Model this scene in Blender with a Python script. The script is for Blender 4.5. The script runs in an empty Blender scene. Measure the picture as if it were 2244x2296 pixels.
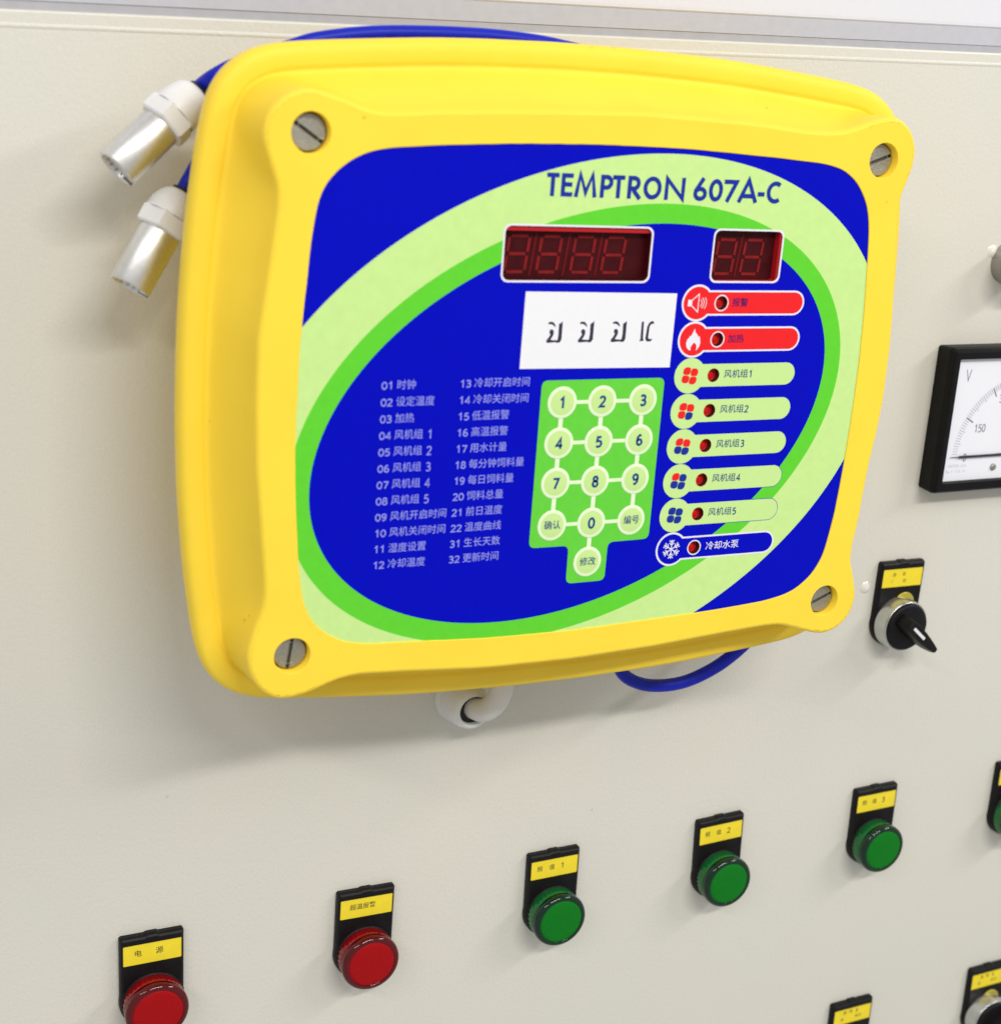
import bpy, bmesh, math, random
from math import sin, cos, pi, radians, hypot, atan2
from mathutils import Vector, Matrix
from mathutils.geometry import delaunay_2d_cdt

random.seed(7)
S = 0.001                       # everything is written in millimetres
SC = bpy.context.scene
COL = SC.collection

# ------------------------------------------------------------------ camera
cam_d = bpy.data.cameras.new("camera")
cam = bpy.data.objects.new("camera", cam_d)
COL.objects.link(cam)
RX = Vector((0.90735144, -0.41837519, 0.04093368))     # right
RY = Vector((-0.0895068, -0.28741913, -0.95361354))    # down
RZ = Vector((0.41073337, 0.86159877, -0.29823759))     # forward
M = Matrix.Identity(4)
for i in range(3):
    M[i][0] = RX[i]; M[i][1] = -RY[i]; M[i][2] = -RZ[i]
M.translation = Vector((-122.7319, -607.4276, 402.9400)) * S
cam.matrix_world = M
cam_d.sensor_fit = 'HORIZONTAL'
cam_d.sensor_width = 36.0
cam_d.lens = 36.0 * 3407.12 / 2244.0
cam_d.clip_start = 0.02
cam_d.clip_end = 60.0
cam_d.dof.use_dof = True
cam_d.dof.focus_distance = 0.69
cam_d.dof.aperture_fstop = 12.0
SC.camera = cam

# ------------------------------------------------------------------ world and lamps
w = bpy.data.worlds.new("World"); SC.world = w; w.use_nodes = True
bg = w.node_tree.nodes['Background']
bg.inputs[0].default_value = (0.98, 0.98, 0.97, 1); bg.inputs[1].default_value = 0.52

def area(name, loc, target, sx, sy, power, col):
    d = bpy.data.lights.new(name, 'AREA'); d.shape = 'RECTANGLE'
    d.size = sx; d.size_y = sy; d.energy = power; d.color = col
    o = bpy.data.objects.new(name, d); COL.objects.link(o)
    o.location = loc
    o.rotation_euler = (Vector(target) - Vector(loc)).to_track_quat('-Z', 'Y').to_euler()
    return o
TG = (0.2, 0, 0.2)
area("tube_light", (0.32, -1.75, 1.52), TG, 1.25, 0.12, 27.5, (1.0, 0.975, 0.93))
area("tube_light", (1.9, -1.15, 1.35), TG, 0.9, 0.16, 16.5, (1.0, 0.98, 0.95))
area("tube_light", (-1.3, -1.5, 1.7), TG, 1.2, 0.14, 13.5, (1.0, 0.98, 0.95))

SC.render.engine = 'CYCLES'
SC.view_settings.view_transform = 'Standard'
SC.view_settings.look = 'None'
SC.view_settings.exposure = -0.08
SC.view_settings.gamma = 1.0
SC.cycles.use_denoising = True
SC.cycles.max_bounces = 8

# ------------------------------------------------------------------ materials
def mat(name, col, rough=0.45, metal=0.0, coat=0.0, spec=0.5, var=0.0, vscale=60, bump=0.0, bscale=900, rvar=0.0,
        drift=0.0):
    m = bpy.data.materials.new(name); m.use_nodes = True
    nt = m.node_tree; b = nt.nodes['Principled BSDF']
    b.inputs['Base Color'].default_value = (*col, 1)
    b.inputs['Roughness'].default_value = rough
    b.inputs['Metallic'].default_value = metal
    b.inputs['Coat Weight'].default_value = coat
    b.inputs['Coat Roughness'].default_value = 0.08
    b.inputs['Specular IOR Level'].default_value = spec
    tc = nt.nodes.new('ShaderNodeTexCoord')
    if var > 0:
        n = nt.nodes.new('ShaderNodeTexNoise'); n.inputs['Scale'].default_value = vscale
        n.inputs['Detail'].default_value = 5
        nt.links.new(tc.outputs['Object'], n.inputs['Vector'])
        mp = nt.nodes.new('ShaderNodeMapRange')
        mp.inputs['From Min'].default_value = 0.3; mp.inputs['From Max'].default_value = 0.7
        mp.inputs['To Min'].default_value = 1 - var; mp.inputs['To Max'].default_value = 1 + var
        nt.links.new(n.outputs['Fac'], mp.inputs['Value'])
        mx = nt.nodes.new('ShaderNodeVectorMath'); mx.operation = 'SCALE'
        mx.inputs[0].default_value = col
        nt.links.new(mp.outputs[0], mx.inputs['Scale'])
        if drift:
            # slow hue drift across the paint plus rare tiny specks of dirt
            nd = nt.nodes.new('ShaderNodeTexNoise'); nd.inputs['Scale'].default_value = 11; nd.inputs['Detail'].default_value = 6
            nt.links.new(tc.outputs['Object'], nd.inputs['Vector'])
            rp = nt.nodes.new('ShaderNodeValToRGB')
            rp.color_ramp.elements[0].position = .3; rp.color_ramp.elements[0].color = (1-drift, 1-drift*.4, 1-drift*.6, 1)
            rp.color_ramp.elements[1].position = .7; rp.color_ramp.elements[1].color = (1+drift*.5, 1-drift*.2, 1-drift*.8, 1)
            nt.links.new(nd.outputs['Fac'], rp.inputs[0])
            m3 = nt.nodes.new('ShaderNodeVectorMath'); m3.operation = 'MULTIPLY'
            nt.links.new(mx.outputs[0], m3.inputs[0]); nt.links.new(rp.outputs[0], m3.inputs[1])
            ns = nt.nodes.new('ShaderNodeTexNoise'); ns.inputs['Scale'].default_value = 170; ns.inputs['Detail'].default_value = 2
            nt.links.new(tc.outputs['Object'], ns.inputs['Vector'])
            m4 = nt.nodes.new('ShaderNodeMapRange'); m4.inputs['From Min'].default_value = .765; m4.inputs['From Max'].default_value = .80
            m4.inputs['To Min'].default_value = 1; m4.inputs['To Max'].default_value = .72
            nt.links.new(ns.outputs['Fac'], m4.inputs['Value'])
            m5 = nt.nodes.new('ShaderNodeVectorMath'); m5.operation = 'SCALE'
            nt.links.new(m3.outputs[0], m5.inputs[0]); nt.links.new(m4.outputs[0], m5.inputs['Scale'])
            mx = m5
        nt.links.new(mx.outputs[0], b.inputs['Base Color'])
        if rvar > 0:
            m2 = nt.nodes.new('ShaderNodeMapRange')
            m2.inputs['From Min'].default_value = 0.3; m2.inputs['From Max'].default_value = 0.7
            m2.inputs['To Min'].default_value = max(0.02, rough - rvar); m2.inputs['To Max'].default_value = rough + rvar
            nt.links.new(n.outputs['Fac'], m2.inputs['Value'])
            nt.links.new(m2.outputs[0], b.inputs['Roughness'])
    if bump > 0:
        n2 = nt.nodes.new('ShaderNodeTexNoise'); n2.inputs['Scale'].default_value = bscale
        n2.inputs['Detail'].default_value = 3
        nt.links.new(tc.outputs['Object'], n2.inputs['Vector'])
        bp = nt.nodes.new('ShaderNodeBump'); bp.inputs['Strength'].default_value = bump
        bp.inputs['Distance'].default_value = 0.0004
        nt.links.new(n2.outputs['Fac'], bp.inputs['Height'])
        nt.links.new(bp.outputs[0], b.inputs['Normal'])
    return m

YEL = mat('yellow_abs', (0.95, 0.675, 0.052), 0.44, coat=0.0, spec=0.22, drift=0.03, var=0.025, vscale=35, bump=0.10, bscale=1400)
CREAM = mat('cream_powder_coat', (0.655, 0.638, 0.575), 0.36, spec=0.45, var=0.05, vscale=1500, bump=0.40, bscale=520, rvar=0.05, drift=0.022)
GLINT_M = mat('glint_bump_cream', (0.75, 0.72, 0.66), 0.12, spec=0.7)  # for the small bumps added to catch a glint
GREY = mat('grey_frame', (0.48, 0.48, 0.525), 0.5, var=0.03, vscale=200, bump=0.1)
GREYD = mat('grey_gasket', (0.40, 0.40, 0.43), 0.6, var=0.04, vscale=200, bump=0.1)
WHITE_W = mat('white_sheet_metal', (0.70, 0.70, 0.745), 0.4, var=0.01, vscale=200, bump=0.1)
BLACK = mat('black_plastic', (0.007, 0.006, 0.007), 0.42, spec=0.18, var=0.25, vscale=150, bump=0.3, bscale=1500)
BLACKM = mat('black_meter_plastic', (0.005, 0.005, 0.006), 0.5, spec=0.15, var=0.2, vscale=150, bump=0.3, bscale=1500)
LABEL_Y = mat('yellow_label_card', (0.83, 0.66, 0.03), 0.5, spec=0.3, var=0.04, vscale=180)
INK = mat('black_ink', (0.05, 0.045, 0.02), 0.6)
OFFW = mat('pale_print', (0.78, 0.76, 0.84), 0.45)
LIST_INK = mat('pale_blue_print', (0.30, 0.32, 0.78), 0.45)
PALE_G = mat('pale_green_print', (0.76, 0.88, 0.60), 0.4, var=0.01)
LGREEN = (0.54, 0.765, 0.275)
LG = mat('light_green_print', LGREEN, 0.4, var=0.015, vscale=300)
GREEN = (0.115, 0.60, 0.035)
GR_M = mat('green_print', GREEN, 0.4, var=0.03, vscale=300)
BLUE = (0.0008, 0.003, 0.47)
BL_M = mat('blue_print', BLUE, 0.5, spec=0.06, var=0.02, vscale=300)
NAVY = mat('navy_ink', (0.008, 0.028, 0.30), 0.5, spec=0.15)
DARKP = mat('dark_purple_ink', (0.07, 0.008, 0.11), 0.5, spec=0.15)
TEAL = mat('teal_ink', (0.008, 0.06, 0.22), 0.5, spec=0.15)
RED_M = mat('red_print', (0.80, 0.016, 0.020), 0.5, spec=0.15, var=0.02, vscale=300)
PAPER = mat('white_paper', (0.79, 0.79, 0.82), 0.7, spec=0.2, var=0.01, vscale=400)
STK_INK = mat('sticker_ink', (0.02, 0.012, 0.045), 0.6)
DISP_D = mat('display_dark', (0.050, 0.004, 0.006), 0.35, spec=0.12, var=0.2, vscale=200)
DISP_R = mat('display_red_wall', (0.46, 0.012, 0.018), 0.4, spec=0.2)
DISP_W = mat('display_dark_wall', (0.07, 0.004, 0.006), 0.4, spec=0.15)
SEG = mat('segment_red', (0.215, 0.010, 0.012), 0.45, spec=0.12, var=0.15, vscale=300)
SEGL = mat('digit_gap_red', (0.15, 0.006, 0.008), 0.45, spec=0.12)
LEDM = mat('led_red', (0.78, 0.015, 0.012), 0.4, spec=0.2)
LEDW = mat('led_well_wall', (0.09, 0.004, 0.004), 0.5, spec=0.1)
STEEL = mat('screw_steel', (0.36, 0.35, 0.30), 0.42, metal=0.75, var=0.12, vscale=900, bump=0.5, bscale=1800, rvar=0.1)
SLOT = mat('screw_slot', (0.10, 0.09, 0.06), 0.6, metal=0.3)
CHROME = mat('satin_nickel', (0.76, 0.75, 0.73), 0.42, metal=1.0, var=0.04, vscale=500, bump=0.08)
NYLON = mat('white_nylon', (0.74, 0.73, 0.73), 0.42, spec=0.4, var=0.02, vscale=300, bump=0.1)
NYLON_G = mat('grey_nylon', (0.78, 0.79, 0.77), 0.35, spec=0.5, var=0.03, vscale=300, bump=0.1)
HOSE = mat('grey_conduit', (0.72, 0.70, 0.66), 0.42, spec=0.4, var=0.04, vscale=120, bump=0.1)
RUBBER = mat('black_rubber', (0.010, 0.010, 0.010), 0.6)
CABLE = mat('blue_cable', (0.003, 0.012, 0.42), 0.42, spec=0.25, var=0.06, vscale=160, bump=0.1)
KNOBM = mat('knob_metal', (0.36, 0.35, 0.33), 0.30, metal=0.9, var=0.1, vscale=150)
RING_M = mat('bright_ring', (0.55, 0.56, 0.54), 0.25, metal=0.85, var=0.06, vscale=200)
YREF = mat('yellow_collar_mark', (0.50, 0.42, 0.05), 0.35, metal=0.4)
WHITEM = mat('white_paint_mark', (0.75, 0.74, 0.76), 0.5)
METERF = mat('meter_dial', (0.80, 0.81, 0.87), 0.35, spec=0.5, coat=0.3)
TICK = mat('meter_print', (0.16, 0.16, 0.22), 0.5)
TICKL = mat('meter_print_fine', (0.48, 0.48, 0.58), 0.5)
NEEDLE = mat('meter_needle', (0.02, 0.02, 0.035), 0.5)
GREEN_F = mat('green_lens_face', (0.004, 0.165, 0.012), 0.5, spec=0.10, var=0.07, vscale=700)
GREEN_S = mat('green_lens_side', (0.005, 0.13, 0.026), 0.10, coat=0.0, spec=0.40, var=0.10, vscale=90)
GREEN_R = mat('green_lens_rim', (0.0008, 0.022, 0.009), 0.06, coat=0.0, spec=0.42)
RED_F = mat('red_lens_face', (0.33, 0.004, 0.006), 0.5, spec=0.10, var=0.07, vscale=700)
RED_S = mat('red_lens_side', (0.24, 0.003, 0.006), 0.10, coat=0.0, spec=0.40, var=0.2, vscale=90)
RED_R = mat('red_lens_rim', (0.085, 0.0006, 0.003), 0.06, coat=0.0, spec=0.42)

# printed overlay of the controller: three nested ellipses, evaluated in the sheet's own coordinates
def panel_material():
    m = bpy.data.materials.new('printed_overlay'); m.use_nodes = True
    nt = m.node_tree; b = nt.nodes['Principled BSDF']; b.inputs['Roughness'].default_value = 0.50
    b.inputs['Specular IOR Level'].default_value = 0.06
    tc = nt.nodes.new('ShaderNodeTexCoord')
    sp = nt.nodes.new('ShaderNodeSeparateXYZ'); nt.links.new(tc.outputs['Object'], sp.inputs[0])
    def mth(op, a, bb=None, c=None):
        n = nt.nodes.new('ShaderNodeMath'); n.operation = op
        for k, v in enumerate((a, bb, c)):
            if v is None: continue
            if isinstance(v, (int, float)): n.inputs[k].default_value = v
            else: nt.links.new(v, n.inputs[k])
        return n.outputs[0]
    def inside(cx, cz, ra, rb, deg):
        a = radians(deg)
        dx = mth('SUBTRACT', sp.outputs[0], cx * S); dz = mth('SUBTRACT', sp.outputs[2], cz * S)
        p = mth('ADD', mth('MULTIPLY', dx, cos(a) / (ra * S)), mth('MULTIPLY', dz, sin(a) / (ra * S)))
        q = mth('ADD', mth('MULTIPLY', dx, -sin(a) / (rb * S)), mth('MULTIPLY', dz, cos(a) / (rb * S)))
        return mth('LESS_THAN', mth('ADD', mth('MULTIPLY', p, p), mth('MULTIPLY', q, q)), 1.0)
    def mix(f, A, B):
        n = nt.nodes.new('ShaderNodeMix'); n.data_type = 'RGBA'
        nt.links.new(f, n.inputs[0])
        for k, v in ((6, A), (7, B)):
            if isinstance(v, tuple): n.inputs[k].default_value = (*v, 1)
            else: nt.links.new(v, n.inputs[k])
        return n.outputs[2]
    c = mix(inside(-7.5, -12.3, 146.7, 101.6, 19.13), BLUE, LGREEN)
    c = mix(inside(-6.5, -11.6, 124.5, 82.4, 19.0), c, GREEN)
    c = mix(inside(-6.1, -11.2, 116.0, 74.5, 18.8), c, BLUE)
    n = nt.nodes.new('ShaderNodeTexNoise'); n.inputs['Scale'].default_value = 300
    nt.links.new(tc.outputs['Object'], n.inputs['Vector'])
    mp = nt.nodes.new('ShaderNodeMapRange'); mp.inputs['To Min'].default_value = 0.94; mp.inputs['To Max'].default_value = 1.06
    nt.links.new(n.outputs['Fac'], mp.inputs['Value'])
    v = nt.nodes.new('ShaderNodeVectorMath'); v.operation = 'SCALE'
    nt.links.new(c, v.inputs[0]); nt.links.new(mp.outputs[0], v.inputs['Scale'])
    nt.links.new(v.outputs[0], b.inputs['Base Color'])
    return m
OVERLAY = panel_material()

# ------------------------------------------------------------------ mesh helpers (millimetres, x right, z up, -y towards the viewer)
class MB:
    def __init__(s): s.v = []; s.f = []; s.sm = []; s.mi = []
    def add(s, verts, faces, smooth=False, mi=0):
        o = len(s.v); s.v += [tuple(p) for p in verts]
        s.f += [tuple(i + o for i in f) for f in faces]
        s.sm += [smooth] * len(faces); s.mi += [mi] * len(faces)
    def rings(s, rings, smooth=True, close=True, cap0=False, cap1=False, mi=0, capmi=None):
        n = len(rings[0]); vs = [p for r in rings for p in r]; fs = []
        for k in range(len(rings) - 1):
            for i in range(n if close else n - 1):
                j = (i + 1) % n
                fs.append((k*n + i, k*n + j, (k+1)*n + j, (k+1)*n + i))
        s.add(vs, fs, smooth, mi)
        cm = mi if capmi is None else capmi
        if cap0: s.add(rings[0], [tuple(range(n))[::-1]], False, cm)
        if cap1: s.add(rings[-1], [tuple(range(n))], False, cm)
    def box(s, x0, x1, y0, y1, z0, z1, mi=0):
        v = [(x, y, z) for x in (x0, x1) for y in (y0, y1) for z in (z0, z1)]
        s.add(v, [(0,1,3,2), (4,6,7,5), (0,4,5,1), (2,3,7,6), (0,2,6,4), (1,5,7,3)], False, mi)
    def lathe(s, prof, c, axis=(0, -1, 0), n=48, smooth=True, mi=0, cap1=True, cap0=False, capmi=None):
        """prof = [(distance along axis, radius)]"""
        A = Vector(axis).normalized()
        U = A.orthogonal().normalized() if abs(A.y) < 0.99 else Vector((1, 0, 0))
        V = A.cross(U); C = Vector(c)
        R = []
        for d, r in prof:
            R.append([C + A*d + U*(r*cos(2*pi*i/n)) + V*(r*sin(2*pi*i/n)) for i in range(n)])
        s.rings(R, smooth, True, cap0, cap1, mi, capmi)
    def tube(s, pts, r, n=16, mi=0, caps=True):
        pts = [Vector(p) for p in pts]; R = []; U = None
        for i, p in enumerate(pts):
            t = (pts[min(i+1, len(pts)-1)] - pts[max(i-1, 0)]).normalized()
            if U is None: U = t.orthogonal().normalized()
            U = (U - t * U.dot(t)).normalized(); V = t.cross(U)
            rr = r[i] if isinstance(r, (list, tuple)) else r
            R.append([p + U*(rr*cos(2*pi*k/n)) + V*(rr*sin(2*pi*k/n)) for k in range(n)])
        s.rings(R, True, True, caps, caps, mi)
    def flat(s, outer, holes=(), y=0.0, mi=0):
        """flat sheet facing -y with holes"""
        vs = []; es = []
        for lp in [outer] + list(holes):
            o = len(vs); vs += [Vector(p) for p in lp]
            es += [(o + i, o + (i + 1) % len(lp)) for i in range(len(lp))]
        res = delaunay_2d_cdt(vs, es, [], 0, 1e-5)
        V, F = res[0], res[2]
        keep = []
        for f in F:
            c = (V[f[0]] + V[f[1]] + V[f[2]]) / 3
            if inside(c, outer) and not any(inside(c, h) for h in holes):
                a, b, d = (V[i] for i in f)
                cr = (b - a).cross(d - a)
                keep.append(tuple(f) if cr > 0 else tuple(f)[::-1])
        s.add([(p.x, y, p.y) for p in V], keep, False, mi)
    def slab(s, outer, y0, y1, bev=0.4, mi=0, smooth_side=False, frontmi=None):
        """solid with the outline `outer` from y0 (back) to y1 (front, smaller y), edge rounded"""
        r = [(0, y0), (0, y1 + bev), (bev*0.3, y1 + bev*0.3), (bev, y1)]
        R = [[(p[0], y, p[1]) for p in offset(outer, d)] for d, y in r]
        s.rings(R, smooth_side, True, False, False, mi)
        s.flat([(p[0], p[2]) for p in R[-1]], (), y1, mi if frontmi is None else frontmi)
    def build(s, name, mats, parent=None, loc=None, rot=None):
        me = bpy.data.meshes.new(name)
        me.from_pydata([(x*S, y*S, z*S) for x, y, z in s.v], [], s.f)
        if not isinstance(mats, (list, tuple)): mats = [mats]
        for m in mats: me.materials.append(m)
        me.polygons.foreach_set('use_smooth', s.sm); me.polygons.foreach_set('material_index', s.mi)
        me.update()
        bm = bmesh.new(); bm.from_mesh(me)
        bmesh.ops.remove_doubles(bm, verts=bm.verts, dist=1e-7)
        bm.to_mesh(me); bm.free()
        o = bpy.data.objects.new(name, me); COL.objects.link(o)
        if parent: o.parent = parent
        if loc: o.location = [c * S for c in loc]
        if rot: o.rotation_euler = rot
        return o

def inside(p, poly):
    x, y = p[0], p[1]; r = False; j = len(poly) - 1
    for i in range(len(poly)):
        xi, yi = poly[i]; xj, yj = poly[j]
        if (yi > y) != (yj > y) and x < (xj - xi) * (y - yi) / (yj - yi) + xi: r = not r
        j = i
    return r
def area2(p): return sum(p[i][0]*p[(i+1) % len(p)][1] - p[(i+1) % len(p)][0]*p[i][1] for i in range(len(p)))
def offset(p, d):
    """inset by d (positive = inwards)"""
    if d == 0: return [tuple(q) for q in p]
    sg = 1 if area2(p) > 0 else -1; out = []; n = len(p)
    for i in range(n):
        a = Vector(p[i-1]); b = Vector(p[i]); c = Vector(p[(i+1) % n])
        e1 = (b-a).normalized(); e2 = (c-b).normalized()
        n1 = Vector((-e1.y, e1.x))*sg; n2 = Vector((-e2.y, e2.x))*sg
        m = n1+n2
        if m.length < 1e-6: m = n1
        m.normalize(); k = d/max(0.35, m.dot(n1))
        out.append((b.x+m.x*k, b.y+m.y*k))
    return out
def arc(cx, cz, r, a0, a1, n=12):
    return [(cx + r*cos(radians(a0+(a1-a0)*i/n)), cz + r*sin(radians(a0+(a1-a0)*i/n))) for i in range(n+1)]
def circle(cx, cz, r, n=40): return arc(cx, cz, r, 0, 360, n)[:-1]
def rrect(x0, z0, x1, z1, r, n=6):
    return (arc(x1-r, z1-r, r, 0, 90, n) + arc(x0+r, z1-r, r, 90, 180, n)
            + arc(x0+r, z0+r, r, 180, 270, n) + arc(x1-r, z0+r, r, 270, 360, n))
def rpoly(pts, r, n=5):
    """polygon with rounded corners"""
    out = []; N = len(pts)
    for i in range(N):
        a, b, c = Vector(pts[i-1]), Vector(pts[i]), Vector(pts[(i+1) % N])
        u = (a-b).normalized(); v = (c-b).normalized()
        ang = u.angle(v); t = min(r/math.tan(ang/2), (a-b).length*.49, (c-b).length*.49)
        p0 = b+u*t; p2 = b+v*t
        for k in range(n+1):
            s_ = k/n; q = p0*(1-s_)**2 + b*2*s_*(1-s_) + p2*s_*s_
            out.append((q.x, q.y))
    return out
def catmull(P, m=10):
    P = [Vector(p) for p in P]; out = []
    for i in range(len(P)-1):
        p0 = P[i-1] if i else P[0]*2-P[1]; p1 = P[i]; p2 = P[i+1]
        p3 = P[i+2] if i+2 < len(P) else P[-1]*2-P[-2]
        for k in range(m):
            t = k/m
            out.append(0.5*((2*p1)+(p2-p0)*t+(2*p0-5*p1+4*p2-p3)*t*t+(3*p1-p0-3*p2+p3)*t**3))
    out.append(P[-1]); return out

_fn = bpy.data.curves.new('tmp_font', 'FONT')
def text_mesh(body, size, x, z, y, wscale=1.0, bold=0.0, shear=0.0, align='LEFT', mb=None, mi=0, rot=0.0, spacing=1.0):
    """flat printed lettering from Blender's built-in font, added to a mesh builder"""
    cu = bpy.data.curves.new('tmp', 'FONT'); cu.body = body; cu.size = 1.0
    cu.align_x = align; cu.align_y = 'CENTER'; cu.resolution_u = 3; cu.offset = bold; cu.shear = shear
    cu.space_character = spacing
    ob = bpy.data.objects.new('tmp', cu); COL.objects.link(ob)
    bpy.context.view_layer.update()
    dg = bpy.context.evaluated_depsgraph_get(); ev = ob.evaluated_get(dg); me = ev.to_mesh()
    vs = []
    for v in me.vertices:
        px, pz = v.co.x*size*wscale, v.co.y*size
        vs.append((x + px*cos(rot) - pz*sin(rot), y, z + px*sin(rot) + pz*cos(rot)))
    fs = [tuple(p.vertices) for p in me.polygons]
    out = []
    for f in fs:
        a, b, c = (Vector((vs[i][0], vs[i][2])) for i in f[:3])
        out.append(f)
    mb.add(vs, out, False, mi)
    ev.to_mesh_clear(); bpy.data.objects.remove(ob); bpy.data.curves.remove(cu)
DG = {'0': [[(.3+.27*cos(a*pi/8), .5+.47*sin(a*pi/8)) for a in range(17)]],
      '1': [[(.12, .74), (.36, .98), (.36, 0)]],
      '2': [[(.05, .78), (.12, .92), (.3, .97), (.47, .9), (.53, .74), (.47, .55), (.05, .04), (.58, .04)]],
      '3': [[(.06, .86), (.2, .97), (.4, .95), (.5, .8), (.46, .62), (.26, .53), (.48, .44), (.55, .26), (.45, .08), (.24, .02), (.05, .12)]],
      '4': [[(.44, 0), (.44, .97), (.04, .3), (.62, .3)]],
      '5': [[(.52, .95), (.16, .95), (.1, .55), (.3, .6), (.5, .5), (.55, .28), (.44, .08), (.22, .02), (.05, .12)]],
      '6': [[(.48, .92), (.3, .97), (.12, .75), (.06, .4), (.1, .14), (.3, .02), (.5, .12), (.55, .32), (.46, .52), (.28, .57), (.1, .42)]],
      '7': [[(.04, .95), (.56, .95), (.22, 0)]],
      '8': [[(.3, .53), (.13, .62), (.1, .8), (.2, .95), (.4, .95), (.5, .8), (.47, .62), (.3, .53), (.1, .42), (.05, .22), (.15, .05), (.3, .01), (.45, .05), (.55, .22), (.5, .42), (.3, .53)]],
      '9': [[(.12, .08), (.3, .03), (.48, .25), (.54, .6), (.5, .86), (.3, .98), (.1, .88), (.05, .68), (.14, .48), (.32, .43), (.5, .58)]]}
def numeral(mb, s_, x, z, h, w, wd, y, mi=0, adv=.72):
    for k, ch in enumerate(s_):
        L = [[(x + (p + k*adv)*w, z + (q-.5)*h) for p, q in ln] for ln in DG[ch]]
        strokes(mb, L, wd, y, mi)
def strokes(mb, lines, wd, y, mi=0, close=False):
    """constant width printed pen strokes; each stroke is laid a hair above the last one"""
    for k, ln in enumerate(lines):
        P = [Vector(p) for p in ln]; L = []; R = []
        n = len(P)
        for i in range(n):
            e1 = (P[i]-P[i-1]).normalized() if i else (P[1]-P[0]).normalized()
            e2 = (P[i+1]-P[i]).normalized() if i < n-1 else e1
            n1 = Vector((-e1.y, e1.x)); n2 = Vector((-e2.y, e2.x)); m = (n1+n2)
            m = m.normalized() if m.length > 1e-6 else n1
            kk = wd/2/max(0.45, m.dot(n1))
            L.append(P[i]+m*kk); R.append(P[i]-m*kk)
        yy = y - 0.003*k
        vs = [(q.x, yy, q.y) for q in L] + [(q.x, yy, q.y) for q in R]
        mb.add(vs, [(i, i+1, n+i+1, n+i) for i in range(n-1)], False, mi)

def empty(name, loc, label, cat, roty=0.0, group=None):
    o = bpy.data.objects.new(name, None); COL.objects.link(o)
    o.empty_display_size = 0.02
    o.location = [c*S for c in loc]; o.rotation_euler = (0, roty, 0)
    tag(o, label, cat, group); return o
def tag(o, label, cat, group=None):
    o['label'] = label; o['category'] = cat
    if group: o['group'] = group
def struct(o): o['kind'] = 'structure'; return o

# ================================================================== THE SETTING: cream cabinet door, grey frame, white panel
mb = MB()
ZT = 400.4
# door sheet with a rolled top edge and a thin bead under it
prof = [(0.0, -420), (0.0, ZT-1.6), (-0.22, ZT-1.1), (-0.30, ZT-0.6), (-0.22, ZT-0.1), (0.02, ZT+0.4), (0.02, ZT+3.0), (0.02, ZT+4.2), (0.25, ZT+4.8), (1.1, ZT+5.1), (4.0, ZT+5.2)]
X0, X1, NX = -420.0, 900.0, 60
for k in range(len(prof)-1):
    y0, z0 = prof[k]; y1, z1 = prof[k+1]
    vs = []; fs = []
    for i in range(NX+1):
        x = X0+(X1-X0)*i/NX
        vs += [(x, y0, z0), (x, y1, z1)]
    for i in range(NX): fs.append((2*i, 2*i+2, 2*i+3, 2*i+1))
    mb.add(vs, fs, False)
struct(mb.build('cabinet_door', CREAM))
mb = MB(); mb.box(X0, X1, 1.2, 9, ZT-6, ZT+8.4)
struct(mb.build('door_gap', GREYD))
mb = MB(); mb.box(X0, X1, 0.8, 9, ZT+8.4, ZT+16.6)
struct(mb.build('frame_strip', GREY))
mb = MB()
R = [[(x, y, z) for x in (X0, X1)] for y, z in ((9.2, ZT+16.61), (0.7, ZT+16.62), (0.2, ZT+17.2), (0.1, ZT+18.5), (0.1, ZT+420))]
mb.rings(R, False, close=False)
struct(mb.build('upper_cabinet_wall', WHITE_W))

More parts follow.
